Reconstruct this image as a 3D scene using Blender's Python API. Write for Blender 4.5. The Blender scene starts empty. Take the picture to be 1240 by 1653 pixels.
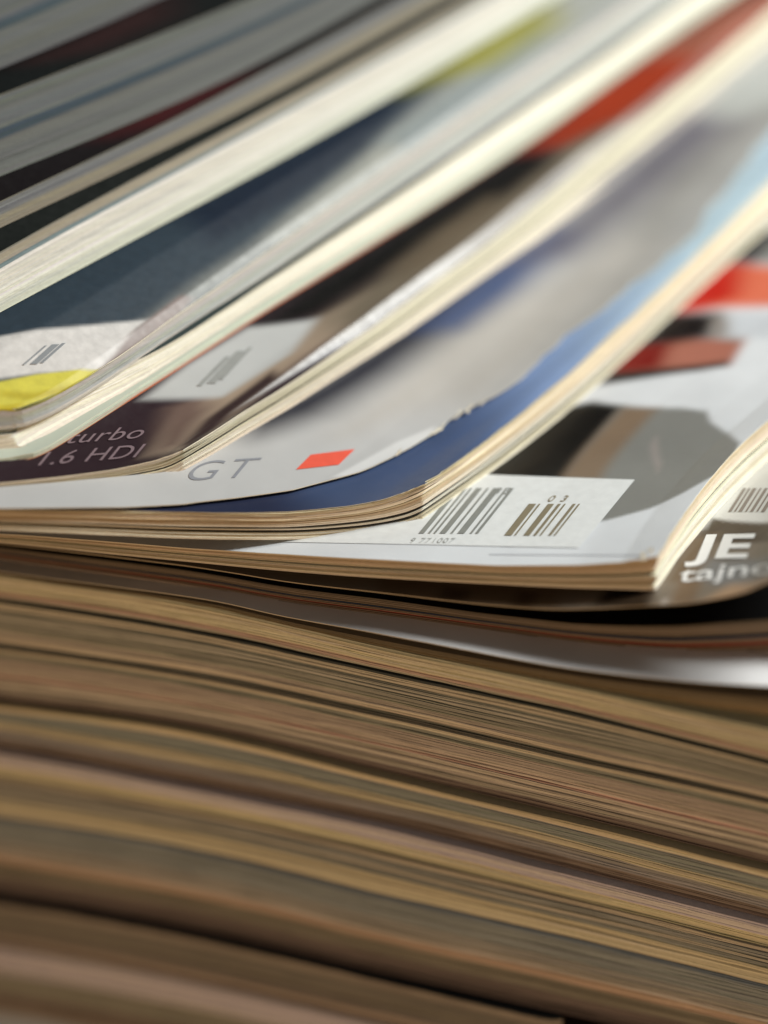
import bpy, math, random
import numpy as np
from mathutils import Vector, noise as mnoise

random.seed(7)
rng = np.random.default_rng(7)
SC = bpy.context.scene
COL = SC.collection
MM = 0.001

# ------------------------------------------------------------------ camera
# all authoring is in millimetres, eye at (0, 0, EYE_Z), x right, y away, z up
FPX = 2700.0                       # focal length in photograph pixels (photo 1240 wide)
PITCH = math.radians(29)
EYE_Z = 245.0                      # eye above the table top
EYE = np.array([0.0, 0.0, EYE_Z])
FWD = np.array([0, math.cos(PITCH), -math.sin(PITCH)])
UPV = np.array([0, math.sin(PITCH), math.cos(PITCH)])
RGT = np.array([1.0, 0, 0])
cam = bpy.data.cameras.new('camera')
cam.sensor_fit = 'HORIZONTAL'
cam.sensor_width = 36
cam.lens = 36 * FPX / 1240
cam.clip_start = 0.005
cam.clip_end = 50
cam.dof.use_dof = True
cam.dof.focus_distance = 0.2435
cam.dof.aperture_fstop = 5.7
cam.dof.aperture_blades = 0
camo = bpy.data.objects.new('camera', cam)
camo.location = (0, 0, EYE_Z * MM)
camo.rotation_euler = (math.pi / 2 - PITCH, 0, 0)
COL.objects.link(camo)
SC.camera = camo

# ------------------------------------------------------------------ light
SC.view_settings.view_transform = 'Standard'
SC.view_settings.look = 'None'
SC.view_settings.exposure = 0
SC.view_settings.gamma = 1
world = bpy.data.worlds.new('World')
SC.world = world
world.use_nodes = True
world.node_tree.nodes['Background'].inputs[0].default_value = (0.72, 0.72, 0.70, 1)
world.node_tree.nodes['Background'].inputs[1].default_value = 0.075

def area(name, loc, target, size, power, color):
    l = bpy.data.lights.new(name, 'AREA')
    l.shape = 'RECTANGLE'
    l.size, l.size_y = size[0] * MM, size[1] * MM
    l.energy = power
    l.color = color
    o = bpy.data.objects.new(name, l)
    o.location = [c * MM for c in loc]
    d = Vector([(b - a) for a, b in zip(loc, target)])
    o.rotation_euler = d.to_track_quat('-Z', 'Y').to_euler()
    COL.objects.link(o)
    return o

area('window_light', (462, 262, 540), (42, 220, 118), (190, 190), 5.7, (0.98, 1.0, 0.965))
area('warm_fill_light', (-210, -500, 170), (-10, 230, 70), (460, 320), 1.9, (1.0, 0.61, 0.31))  # added unseen fill, stands in for warm bounce on the front edges

# ------------------------------------------------------------------ helpers
def lin(c):
    c = np.asarray(c, float) / 255.0
    return np.where(c <= 0.04045, c / 12.92, ((c + 0.055) / 1.055) ** 2.4)

def ray(px, py):
    return FWD + (px - 620) / FPX * RGT + (826.5 - py) / FPX * UPV

def proj(P):
    d = np.asarray(P, float) - EYE
    w = d @ FWD
    return np.stack([620 + FPX * (d @ RGT) / w, 826.5 - FPX * (d @ UPV) / w], -1)

def wall_hit(px, py, P0, ang):
    """point where the sight line of a photo position meets the upright plane through P0"""
    n = np.array([math.sin(ang), math.cos(ang), 0])
    r = ray(px, py)
    return EYE + r * ((np.asarray(P0) - EYE) @ n) / (r @ n)

def level_hit(px, py, z):
    r = ray(px, py)
    return EYE + r * (z - EYE_Z) / r[2]

def height_to(P, top):
    """height above P at which the polyline of photo positions 'top' passes"""
    top = sorted(top)
    a = proj(P)
    ty = np.interp(a[0], [t[0] for t in top], [t[1] for t in top])
    if a[0] < top[0][0]:
        s = (top[1][1] - top[0][1]) / (top[1][0] - top[0][0]); ty = top[0][1] + s * (a[0] - top[0][0])
    if a[0] > top[-1][0]:
        s = (top[-1][1] - top[-2][1]) / (top[-1][0] - top[-2][0]); ty = top[-1][1] + s * (a[0] - top[-1][0])
    b = proj(P + np.array([0, 0, 1.0]))
    return (a[1] - ty) / (a[1] - b[1])

class Curve:
    """smooth 3-D curve through points, by arc length, going on straight past its end"""
    def __init__(self, pts, tail=None):
        P = np.asarray(pts, float)
        Q = np.vstack([2 * P[0] - P[1], P, 2 * P[-1] - P[-2]])
        out = []
        for i in range(1, len(Q) - 2):
            t = np.linspace(0, 1, 16, endpoint=False)[:, None]
            a, b, c, d = Q[i - 1], Q[i], Q[i + 1], Q[i + 2]
            out.append(0.5 * (2 * b + (c - a) * t + (2 * a - 5 * b + 4 * c - d) * t**2 + (3 * b - a - 3 * c + d) * t**3))
        out.append(P[-1:])
        D = np.vstack(out)
        if tail is None:
            e = P[-1] - P[max(0, len(P) - 3)]
        else:
            e = np.asarray(tail, float)
        e = e / np.linalg.norm(e)
        D = np.vstack([D, D[-1] + e * 600])
        self.s = np.concatenate([[0], np.cumsum(np.linalg.norm(np.diff(D, axis=0), axis=1))])
        self.D = D
        self.head = (D[0] - D[1]) / np.linalg.norm(D[0] - D[1])
    def __call__(self, s):
        s = np.asarray(s, float)
        r = np.stack([np.interp(s, self.s, self.D[:, k]) for k in range(3)], -1)
        neg = np.minimum(s, 0)[..., None]
        return r - neg * self.head
    def arc(self, P):
        """arc length nearest to P"""
        return self.s[np.argmin(np.linalg.norm(self.D - P, axis=1))]

class Surf:
    """underside of a magazine: front curve and side curve swept along each other, plus thickness"""
    def __init__(self, front, side, th_f, th_s, U=205, V=285, lean=None):
        self.F, self.S, self.C = front, side, front(0.0)
        self.tf = th_f                           # (arc, height) tables
        self.t0 = float(np.interp(0, *th_f))
        # soften the kinks of the height table along the side
        g = np.arange(0, 420, 1.0)
        k = np.exp(-.5 * (np.arange(-40, 41) / 13.0) ** 2); k /= k.sum()
        def soften(h):
            return np.convolve(np.concatenate([2 * h[0] - h[40:0:-1], h, np.full(40, h[-1])]), k, 'valid')
        hs = soften(np.interp(g, *th_s))
        self.ts = (g, hs * (self.t0 / hs[0]) ** np.exp(-g / 15))
        # how far the upper leaves lie back from the lower ones along the side
        self.lean = np.zeros_like(g) if lean is None else np.maximum(0, soften(np.interp(g, *lean))) * (1 - np.exp(-g / 6))
        self.bseed = None
        self.U, self.V = U, V
    def th(self, u, v):
        return np.interp(u, *self.tf) * np.interp(v, *self.ts) / self.t0
    def pt(self, u, v, frac=0.0, lift=0.0):
        P = self.F(u + frac * np.interp(v, self.ts[0], self.lean)) + self.S(v) - self.C
        P[..., 2] += self.th(u, v) * frac + lift
        return P
    def bump(self, u):
        if self.bseed is None: return 0.0
        g = np.arange(-60, 420, 4.0)
        return np.interp(u, g, .06 * wob(g, self.bseed, 30))
    def uv(self, px, py, frac=1.0, lift=0.0):
        tgt = np.array([px, py], float)
        def at(u, v): return proj(self.pt(np.array(u), np.array(v), frac, lift))
        best = (1e9, 0, 0)
        for u, v in ((20.0, 20.0), (2.0, 12.0), (2.0, 30.0), (3.0, 3.0), (5.0, 60.0), (60.0, 10.0), (2.0, 90.0)):
            e = np.linalg.norm(at(u, v) - tgt)
            for _ in range(30):
                p = at(u, v)
                J = np.stack([(at(u + .3, v) - p) / .3, (at(u, v + .3) - p) / .3], -1)
                d = np.clip(np.linalg.solve(J, tgt - p), -40, 40)
                k = 1.0
                while k > .05:
                    u2, v2 = max(-60., min(u + k * d[0], 400)), max(-20., min(v + k * d[1], 700))
                    e2 = np.linalg.norm(at(u2, v2) - tgt)
                    if e2 < e: break
                    k *= .5
                else: break
                u, v, e = u2, v2, e2
                if e < .01: break
            e += 4 * max(0.0, -u - 2.5)
            if e < best[0]: best = (e, u, v)
            if e < .3: break
        return best[1], best[2]
    def at(self, px, py, frac=1.0):
        u, v = self.uv(px, py, frac)
        return self.pt(np.array(u), np.array(v), frac)

def fan(front_bot, front_top, side_bot, side_top, lower=None, alpha=20, corner=None, lift=0.05, U=205, V=285, tail_z=0.0, cap=None, slope=None, thin=False):
    """a magazine fitted to where its edges stand; lists start at the near right corner"""
    a = math.radians(alpha)
    if lower is not None:
        Sp = [lower.at(*p) + np.array([0, 0, lift]) for p in side_bot]
    else:
        Sp = [level_hit(*p, corner[2]) for p in side_bot]
    if slope is not None:                      # the side rises evenly instead of following every swell below
        for i in range(1, len(Sp)):
            P = Sp[i]
            for _ in range(20):
                P = .5 * P + .5 * level_hit(*side_bot[i], Sp[0][2] + slope * np.linalg.norm((P - Sp[0])[:2]))
            Sp[i] = P
    C = Sp[0]
    Fp = [C] + [wall_hit(*p, C, a) for p in front_bot[1:]]
    tl = np.array([-math.cos(a), math.sin(a), tail_z])
    F, S = Curve(Fp, tl), Curve(Sp)
    D = S.D[:-1]; n = len(D); w = 14
    sm = D.copy()
    for i in range(1, n - 1):
        q = min(w, i, n - 1 - i)
        sm[i] = D[i - q:i + q + 1].mean(0)
    S = Curve(sm[::4], D[-1] - D[-min(n, 30)])
    tf = ([F.arc(P) for P in Fp], [height_to(P, front_top) for P in Fp])
    ts = ([S.arc(P) for P in Sp], [height_to(P, side_top) for P in Sp])
    if thin: tf = (tf[0], [min(h, cap) for h in tf[1]])
    tf[1][0] = max(tf[1][0], .8 * tf[1][1])
    ts[1][0] = tf[1][0]
    lean = None
    if cap is not None:
        top = sorted(side_top); tx = [t[0] for t in top]; ty = [t[1] for t in top]
        def line_y(x):
            if x < tx[0]: return ty[0] + (ty[1] - ty[0]) / (tx[1] - tx[0]) * (x - tx[0])
            if x > tx[-1]: return ty[-1] + (ty[-1] - ty[-2]) / (tx[-1] - tx[-2]) * (x - tx[-1])
            return np.interp(x, tx, ty)
        d = F(12.0) - F(0.0); d[2] = 0; d /= np.linalg.norm(d)
        g = []
        for i, P in enumerate(Sp):
            h = min(ts[1][i], cap); ts[1][i] = h
            lo, hi = 0.0, 30.0
            for _ in range(30):
                m = (lo + hi) / 2
                q = proj(P + d * m + np.array([0, 0, h]))
                if q[1] > line_y(q[0]): lo = m
                else: hi = m
            g.append(lo)
        lean = (ts[0], g)
    return Surf(F, S, tf, ts, U, V, lean)

# ------------------------------------------------------------------ materials
def mat_new(name):
    m = bpy.data.materials.new(name)
    m.use_nodes = True
    nt = m.node_tree
    return m, nt, nt.nodes['Principled BSDF']

def page_material():
    m, nt, b = mat_new('paper_edge')
    N, L = nt.nodes.new, nt.links.new
    at = N('ShaderNodeAttribute'); at.attribute_name = 'tint'
    tc = N('ShaderNodeTexCoord')
    mp = N('ShaderNodeMapping'); mp.inputs['Scale'].default_value = (90, 90, 2600)
    L(tc.outputs['Object'], mp.inputs['Vector'])
    n1 = N('ShaderNodeTexNoise'); n1.inputs['Scale'].default_value = 1.0; n1.inputs['Detail'].default_value = 5
    L(mp.outputs[0], n1.inputs['Vector'])
    mp2 = N('ShaderNodeMapping'); mp2.inputs['Scale'].default_value = (1500, 1500, 3000)
    L(tc.outputs['Object'], mp2.inputs['Vector'])
    n2 = N('ShaderNodeTexNoise'); n2.inputs['Scale'].default_value = 1.0; n2.inputs['Detail'].default_value = 4
    L(mp2.outputs[0], n2.inputs['Vector'])
    r1 = N('ShaderNodeMapRange'); r1.inputs['From Min'].default_value = .3; r1.inputs['From Max'].default_value = .7
    r1.inputs['To Min'].default_value = .92; r1.inputs['To Max'].default_value = 1.06
    L(n1.outputs['Fac'], r1.inputs['Value'])
    r2 = N('ShaderNodeMapRange'); r2.inputs['From Min'].default_value = .3; r2.inputs['From Max'].default_value = .7
    r2.inputs['To Min'].default_value = .93; r2.inputs['To Max'].default_value = 1.04
    L(n2.outputs['Fac'], r2.inputs['Value'])
    mu = N('ShaderNodeMath'); mu.operation = 'MULTIPLY'
    L(r1.outputs[0], mu.inputs[0]); L(r2.outputs[0], mu.inputs[1])
    mx = N('ShaderNodeVectorMath'); mx.operation = 'SCALE'
    L(at.outputs['Color'], mx.inputs[0]); L(mu.outputs[0], mx.inputs['Scale'])
    L(mx.outputs[0], b.inputs['Base Color'])
    b.inputs['Roughness'].default_value = .7
    b.inputs['Specular IOR Level'].default_value = .25
    bp = N('ShaderNodeBump'); bp.inputs['Strength'].default_value = .25; bp.inputs['Distance'].default_value = .0001
    L(n2.outputs['Fac'], bp.inputs['Height']); L(bp.outputs[0], b.inputs['Normal'])
    return m

def cover_material(name, rough=.32, weave=False):
    m, nt, b = mat_new(name)
    N, L = nt.nodes.new, nt.links.new
    at = N('ShaderNodeAttribute'); at.attribute_name = 'tint'
    tc = N('ShaderNodeTexCoord')
    n1 = N('ShaderNodeTexNoise'); n1.inputs['Scale'].default_value = 60; n1.inputs['Detail'].default_value = 6
    L(tc.outputs['Object'], n1.inputs['Vector'])
    r1 = N('ShaderNodeMapRange'); r1.inputs['From Min'].default_value = .3; r1.inputs['From Max'].default_value = .7
    r1.inputs['To Min'].default_value = .9; r1.inputs['To Max'].default_value = 1.06
    L(n1.outputs['Fac'], r1.inputs['Value'])
    mx = N('ShaderNodeVectorMath'); mx.operation = 'SCALE'
    L(at.outputs['Color'], mx.inputs[0]); L(r1.outputs[0], mx.inputs['Scale'])
    L(mx.outputs[0], b.inputs['Base Color'])
    n2 = N('ShaderNodeTexNoise'); n2.inputs['Scale'].default_value = 35; n2.inputs['Detail'].default_value = 3
    L(tc.outputs['Object'], n2.inputs['Vector'])
    bp = N('ShaderNodeBump'); bp.inputs['Strength'].default_value = .35; bp.inputs['Distance'].default_value = .0008
    L(n2.outputs['Fac'], bp.inputs['Height']); L(bp.outputs[0], b.inputs['Normal'])
    n3 = N('ShaderNodeTexNoise'); n3.inputs['Scale'].default_value = 900; n3.inputs['Detail'].default_value = 3
    L(tc.outputs['Object'], n3.inputs['Vector'])
    r3 = N('ShaderNodeMapRange'); r3.inputs['To Min'].default_value = rough - .08; r3.inputs['To Max'].default_value = rough + .1
    L(n3.outputs['Fac'], r3.inputs['Value']); L(r3.outputs[0], b.inputs['Roughness'])
    b.inputs['Specular IOR Level'].default_value = .45
    return m

def flat_material(name, rgb, rough=.4):
    m, nt, b = mat_new(name)
    N, L = nt.nodes.new, nt.links.new
    n1 = N('ShaderNodeTexNoise'); n1.inputs['Scale'].default_value = 700; n1.inputs['Detail'].default_value = 4
    tc = N('ShaderNodeTexCoord'); L(tc.outputs['Object'], n1.inputs['Vector'])
    mx = N('ShaderNodeMixRGB'); mx.blend_type = 'MIX'
    c = lin(rgb)
    mx.inputs[1].default_value = (*(c * .88), 1); mx.inputs[2].default_value = (*np.minimum(c * 1.1, .9), 1)
    L(n1.outputs['Fac'], mx.inputs[0]); L(mx.outputs[0], b.inputs['Base Color'])
    b.inputs['Roughness'].default_value = rough
    return m

M_PAGE = page_material()
M_COVER = cover_material('glossy_cover_print')
M_SATIN = cover_material('satin_cover_print', .5)
M_DENIM = cover_material('woven_cover_print', .45)
for _n in M_DENIM.node_tree.nodes:
    if _n.type == 'TEX_NOISE' and abs(_n.inputs['Scale'].default_value - 60) < 1:
        _n.inputs['Scale'].default_value = 700
    if _n.type == 'MAP_RANGE' and abs(_n.inputs['To Min'].default_value - .9) < .01:
        _n.inputs['To Min'].default_value = .9; _n.inputs['To Max'].default_value = 1.1
M_RIM = flat_material('cut_cover_edge', (232, 226, 206), .7)

def ink(rgb, rough=.4):
    k = 'ink_%02x%02x%02x' % tuple(rgb)
    return bpy.data.materials.get(k) or flat_material(k, rgb, rough)

# ------------------------------------------------------------------ mesh building
def mesh_obj(name, V, Fs, mats, parent=None, tint=None, mat_index=None, smooth=None, kind=None, label=None):
    me = bpy.data.meshes.new(name)
    V = np.asarray(V, float) * MM
    org = np.array(parent['_org']) * MM if parent is not None else np.zeros(3)
    V = V - org
    Fs = np.asarray(Fs, np.int32)
    me.vertices.add(len(V)); me.vertices.foreach_set('co', V.ravel())
    me.loops.add(Fs.size); me.loops.foreach_set('vertex_index', Fs.ravel())
    me.polygons.add(len(Fs))
    me.polygons.foreach_set('loop_start', np.arange(len(Fs), dtype=np.int32) * Fs.shape[1])
    me.polygons.foreach_set('loop_total', np.full(len(Fs), Fs.shape[1], np.int32))
    if mat_index is not None: me.polygons.foreach_set('material_index', np.asarray(mat_index, np.int32))
    me.polygons.foreach_set('use_smooth', np.zeros(len(Fs), bool) if smooth is None else np.asarray(smooth, bool))
    for m in mats: me.materials.append(m)
    if tint is not None:
        a = me.color_attributes.new('tint', 'FLOAT_COLOR', 'POINT')
        a.data.foreach_set('color', np.hstack([tint, np.ones((len(tint), 1))]).astype(np.float32).ravel())
    me.update(); me.validate()
    o = bpy.data.objects.new(name, me)
    COL.objects.link(o)
    if parent is not None: o.parent = parent
    if kind: o['kind'] = kind
    if label: o['label'] = label
    return o

def thing(name, label, cat, org, group=None):
    o = bpy.data.objects.new(name, None)
    o.empty_display_size = .01
    o.location = [float(c) * MM for c in org]
    o['_org'] = [float(c) for c in org]
    o['label'] = label; o['category'] = cat
    if group: o['group'] = group
    COL.objects.link(o)
    return o

def wob(t, seed, wl):
    """smooth 1-D noise, about -1..1"""
    t = np.asarray(t, float)
    return np.array([mnoise.noise(Vector((x / wl, seed * 7.31, seed * 1.7))) for x in t.ravel()]).reshape(t.shape) * 1.6

def slab(nu, nv):
    """faces of a closed sheet: nu x nv grid on top, same below"""
    idx = np.arange(nu * nv).reshape(nu, nv)
    n = nu * nv
    a, b, c, d = idx[:-1, :-1], idx[1:, :-1], idx[1:, 1:], idx[:-1, 1:]
    top = np.stack([a, d, c, b], -1).reshape(-1, 4)
    bot = np.stack([a, b, c, d], -1).reshape(-1, 4) + n
    def side(l): return np.stack([l[:-1], l[1:], l[1:] + n, l[:-1] + n], -1)
    sides = np.vstack([side(idx[:, 0]), side(idx[-1, :]), side(idx[::-1, -1]), side(idx[0, ::-1])])
    return np.vstack([top, bot]), sides

def stations(total, n, p=1.8):
    return total * np.linspace(0, 1, n) ** p

def bundle(mag, surf, f_hi, f_lo, rgb, n, seed, jit=.22, rag=0.0, var=.07, nu=44, nv=36, back=(0, 0), sag=0.0, name='page_bundle', kindle='stuff'):
    """n sheets between height fractions f_lo..f_hi of a magazine, one part"""
    us, vs = stations(surf.U, nu), stations(surf.V, nv)
    if n > 2: n = int(n * 1.6)
    Vs, Fs, Ts = [], [], []
    if min(rgb) > 150: rgb = [c * .72 + .28 * sum(rgb) / 3 for c in rgb]
    tb, sd = slab(nu, nv)
    faces = np.vstack([tb, sd])
    off = 0
    for k in range(n):
        h1 = f_hi - (f_hi - f_lo) * k / n
        h0 = f_hi - (f_hi - f_lo) * (k + random.uniform(.80, .96)) / n
        du = back[0] + abs(random.gauss(0, jit)); dv = back[1] + abs(random.gauss(0, jit))
        eu = du + rag * np.clip(wob(vs, seed + k * 13, 5), -1, 1) * np.exp(-vs / 40)
        ev = dv + .3 * rag * np.clip(wob(us, seed + k * 17 + 5, 5), -1, 1)
        # crossing wobble lets the leaves open and close along the edge
        if rag > 0:
            fr = min(1.0, rag * 3)
            eu = eu + fr * abs(random.gauss(0, .2)) * np.exp(-vs / .5) + fr * abs(random.gauss(0, .15)) * np.exp(-vs / 3)
            ev = ev + fr * abs(random.gauss(0, .2)) * np.exp(-us / .5) + fr * abs(random.gauss(0, .12)) * np.exp(-us / 3)
        Ug = us[:, None] + eu[None, :] * (1 - us[:, None] / surf.U)
        Vg = vs[None, :] + ev[:, None] * (1 - vs[None, :] / surf.V)
        w = .05 * wob(us, seed + k * 3.3, 22)[:, None] + .05 * wob(vs, seed + k * 4.1 + 9, 26)[None, :]
        w = w * (1 - abs(2 * h1 - 1))
        if rag > .2: w = w + random.uniform(0, .45) * h1 * np.exp(-(us[:, None] ** 2 + vs[None, :] ** 2) / 14)
        T = surf.pt(Ug, Vg, h1); T[..., 2] += w
        B = surf.pt(Ug, Vg, h0); B[..., 2] += w
        Vs += [T.reshape(-1, 3), B.reshape(-1, 3)]
        Fs.append(faces + off); off += 2 * nu * nv
        c = .94 * lin(rgb) * (1 + random.gauss(0, var)) * np.array([1, 1 + random.gauss(0, .02), 1 + random.gauss(0, .05)])
        Ts.append(np.tile(np.clip(c, .01, .9), (2 * nu * nv, 1)))
    return mesh_obj(name, np.vstack(Vs), np.vstack(Fs), [M_PAGE], mag, np.vstack(Ts), kind=kindle if name == 'page_bundle' else None)

def dist_poly(pu, pv, poly):
    """signed distance (mm), negative inside, of many points to a polygon"""
    P = np.asarray(poly); n = len(P)
    d = np.full(pu.shape, 1e9); inside = np.zeros(pu.shape, bool)
    for i in range(n):
        a, b = P[i], P[(i + 1) % n]
        e = b - a; wx, wy = pu - a[0], pv - a[1]
        t = np.clip((wx * e[0] + wy * e[1]) / (e @ e + 1e-9), 0, 1)
        d = np.minimum(d, np.hypot(wx - t * e[0], wy - t * e[1]))
        c = ((a[1] > pv) != (b[1] > pv)) & (pu < (b[0] - a[0]) * (pv - a[1]) / (b[1] - a[1] + 1e-12) + a[0])
        inside ^= c
    return np.where(inside, -d, d)

def paint(surf, U, V, base, regions, frac=1.0, grain=.05, seed=0, lift=0.0):
    col = np.tile(lin(base), (U.size, 1))
    pu, pv = U.ravel(), V.ravel()
    for poly, rgb, soft in regions:
        q = [surf.uv(*p, frac, lift) for p in poly]
        d = dist_poly(pu, pv, q)
        m = np.clip(.5 - d / max(soft, .05), 0, 1)
        m = (m * m * (3 - 2 * m))[:, None]
        col = col * (1 - m) + lin(rgb) * m
    return col * .90

def cover(mag, surf, base, regions, frac=1.0, t=.16, lift=0.0, nu=150, nv=190, mat=None, name='cover', edge=None, seed=1, over=.25, curl=None, rim=None, label=None, rag=.05, worn=0.0):
    """the sheet on top; 'edge' optionally gives its own side boundary u(v) for a cover narrower than the pages"""
    us, vs = stations(1.0, nu, 1.5), stations(surf.V, nv, 1.7)
    if edge is None:
        e = -over + rag * wob(vs, seed * 3 + 1, 6) + worn * np.abs(wob(vs, seed * 3 + 51, 1.7)) * np.exp(-vs / 14)
        Ug = e[None, :] + us[:, None] * (surf.U - e[None, :])
        Vg = np.tile(vs[None, :], (nu, 1)) + (-over + rag * wob(us * surf.U, seed * 5 + 2, 9) + worn * .6 * np.abs(wob(us * surf.U, seed * 5 + 71, 1.5)) * np.exp(-us * surf.U / 5))[:, None] * (1 - vs[None, :] / surf.V)
    else:
        ev, eu = edge
        v0 = ev[0]
        vs = v0 + stations(surf.V - v0, nv, 2.2)
        e = np.interp(vs, ev, eu) + 1.4 * rag * wob(vs, seed * 3 + 1, 4)
        Ug = e[None, :] + us[:, None] * (surf.U - e[None, :])
        Vg = np.tile(vs[None, :], (nu, 1))
    lf = lift + .10 * mnoise.noise(Vector((seed, 0, 0)))
    P = surf.pt(Ug, Vg, frac, lift + t)
    if frac > .5: surf.bseed = seed
    P[..., 2] += surf.bump(Ug)
    if curl is not None: P[..., 2] += curl(Ug, Vg)
    B = P - np.array([0, 0, t])
    tint = paint(surf, Ug, Vg, base, regions, frac, lift=lift)
    tb, sd = slab(nu, nv)
    n = nu * nv
    ring = np.arange(2 * n)
    V = np.vstack([P.reshape(-1, 3), B.reshape(-1, 3), P.reshape(-1, 3), B.reshape(-1, 3)])
    F = np.vstack([tb, sd + 2 * n])
    used = np.unique(F); remap = -np.ones(4 * n, int); remap[used] = np.arange(len(used))
    T = np.vstack([tint] * 4)[used]
    mi = np.r_[np.zeros(len(tb)), np.ones(len(sd))]
    sm = np.r_[np.ones(len(tb)), np.zeros(len(sd))]
    return mesh_obj(name, V[used], remap[F], [mat or M_COVER, rim or M_RIM], mag, T, mi, sm, label=label)

def patch(mag, surf, polys, rgb, name, frac=1.0, lift=.24, rough=.4, div=1, label=None):
    """flat print: quads/polygons of photo positions laid onto the cover"""
    V, F = [], []
    for q in polys:
        q = [np.array(p, float) for p in q]
        if len(q) == 4:
            k = 5 if abs(q[1][0] - q[0][0]) < 30 else 26
            base = len(V)
            for i in range(k):
                for j in range(k):
                    s, r = i / (k - 1), j / (k - 1)
                    p = (q[0] * (1 - s) + q[1] * s) * (1 - r) + (q[3] * (1 - s) + q[2] * s) * r
                    u, v = surf.uv(p[0], p[1], frac, lift)
                    V.append(surf.pt(np.array(u), np.array(v), frac, lift + float(surf.bump(u))))
            for i in range(k - 1):
                for j in range(k - 1):
                    a = base + i * k + j
                    F.append([a, a + 1, a + k + 1, a + k])
    return mesh_obj(name, np.array(V), F, [ink(rgb, rough)], mag, label=label)

def letters(mag, surf, txt, origin, ax, ay, rgb, name='lettering', frac=1.0, lift=.25, shear=0.0, bold=0.0, spacing=1.0, label=None):
    """lettering printed on a cover; ax, ay are the photo directions of one letter-height along and up"""
    cu = bpy.data.curves.new('t', 'FONT'); cu.body = txt; cu.size = 1.38; cu.offset = bold; cu.space_character = spacing
    cu.resolution_u = 5
    o = bpy.data.objects.new('t', cu); COL.objects.link(o)
    dg = bpy.context.evaluated_depsgraph_get()
    me = o.evaluated_get(dg).to_mesh()
    V = []
    for vt in me.vertices:
        x, y = vt.co.x, vt.co.y
        p = np.array(origin, float) + (x + shear * y) * np.array(ax) + y * np.array(ay)
        u, v = surf.uv(p[0], p[1], frac, lift)
        V.append(surf.pt(np.array(u), np.array(v), frac, lift + float(surf.bump(u))))
    tris = []
    me.calc_loop_triangles()
    for t in me.loop_triangles: tris.append(list(t.vertices))
    o.evaluated_get(dg).to_mesh_clear()
    bpy.data.objects.remove(o)
    return mesh_obj(name, np.array(V), tris, [ink(rgb)], mag, label=label)

def fray(mag, surf, spots, seed, frac=1.0, lift=.3):
    """small curled shreds of worn paper standing off a corner or a cover edge"""
    rnd = random.Random(seed)
    V, F = [], []
    for (px, py), n, spread in spots:
        u0, v0 = surf.uv(px, py, frac, lift)
        n = (n + 1) // 2
        for _ in range(n):
            u, v = u0 + rnd.gauss(0, spread * .4), v0 + rnd.gauss(0, spread)
            a = rnd.uniform(-.6, .6) + math.pi / 2
            L, w, up = rnd.uniform(.5, 1.7), rnd.uniform(.12, .4), rnd.uniform(.1, .7)
            b = len(V)
            for i in range(5):
                t = i / 4
                du, dv = math.cos(a) * L * t, math.sin(a) * L * t
                for sgn in (-1, 1):
                    p = surf.pt(np.array(u + du - sgn * w * (1 - .6 * t)), np.array(v + dv), frac, lift - .15 + up * t * t)
                    for dz in (0, .09): V.append(p + np.array([0, 0, dz]))
            for i in range(4):
                k = b + i * 4
                F += [[k + 1, k + 3, k + 7, k + 5], [k, k + 4, k + 6, k + 2], [k, k + 1, k + 5, k + 4], [k + 2, k + 6, k + 7, k + 3]]
            F += [[b, b + 2, b + 3, b + 1], [b + 16, b + 17, b + 19, b + 18]]
    mesh_obj('frayed_paper', np.array(V), F, [M_RIM], mag, kind='stuff')

# ------------------------------------------------------------------ the pile of flat magazines
ALPHA = math.radians(20)
P_ST = EYE + ray(620, 1150) * 247.0          # a point of the pile's front
XS = [-260, 0, 310, 620, 930, 1240, 1420]
def line(*y):
    """front edge line of the pile, photo heights at x = 0, 310, 620, 930, 1240"""
    y = list(y)
    return [y[0] - (y[1] - y[0]) * .55] + y + [y[-1] + (y[-1] - y[-2]) * .58]
Ls = dict(
    w_top=line(900, 938, 1005, 1062, 1080),
    w_cov=line(916, 955, 1031, 1082, 1110),
    w_pg=line(918, 957, 1036, 1092, 1126),
    x0=line(928, 967, 1054, 1112, 1158),
    s1=line(931, 976, 1047, 1112, 1178),
    s2=line(972, 1021, 1088, 1155, 1233),
    s3=line(1050, 1096, 1160, 1231, 1299),
    s4=line(1140, 1183, 1257, 1330, 1407),
    s5=line(1219, 1277, 1340, 1417, 1495),
    s6=line(1320, 1372, 1446, 1517, 1592),
    s7=line(1457, 1513, 1584, 1655, 1722),
    s8=line(1533, 1590, 1660, 1730, 1800),
    s9=line(1640, 1700, 1770, 1840, 1910),
    s10=line(1760, 1822, 1892, 1962, 2032),
)
# warm light on the front of the pile: paper colour that gives a seen colour
FILL = np.array([.52, .325, .175]) * .60
def paper(rgb):
    m = np.array([.386, .307, .214]) * sum(rgb) * 1.1          # the browned paper all of them share
    rgb = np.array(rgb) * .68 + m * .32
    a = lin(rgb) / FILL
    a = a * min(1.0, .86 / a.max())
    return np.maximum(a, .015)

DW = np.array([math.cos(ALPHA), -math.sin(ALPHA), 0])       # to the right along the front
NB = np.array([math.sin(ALPHA), math.cos(ALPHA), 0])        # into the pile

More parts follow.
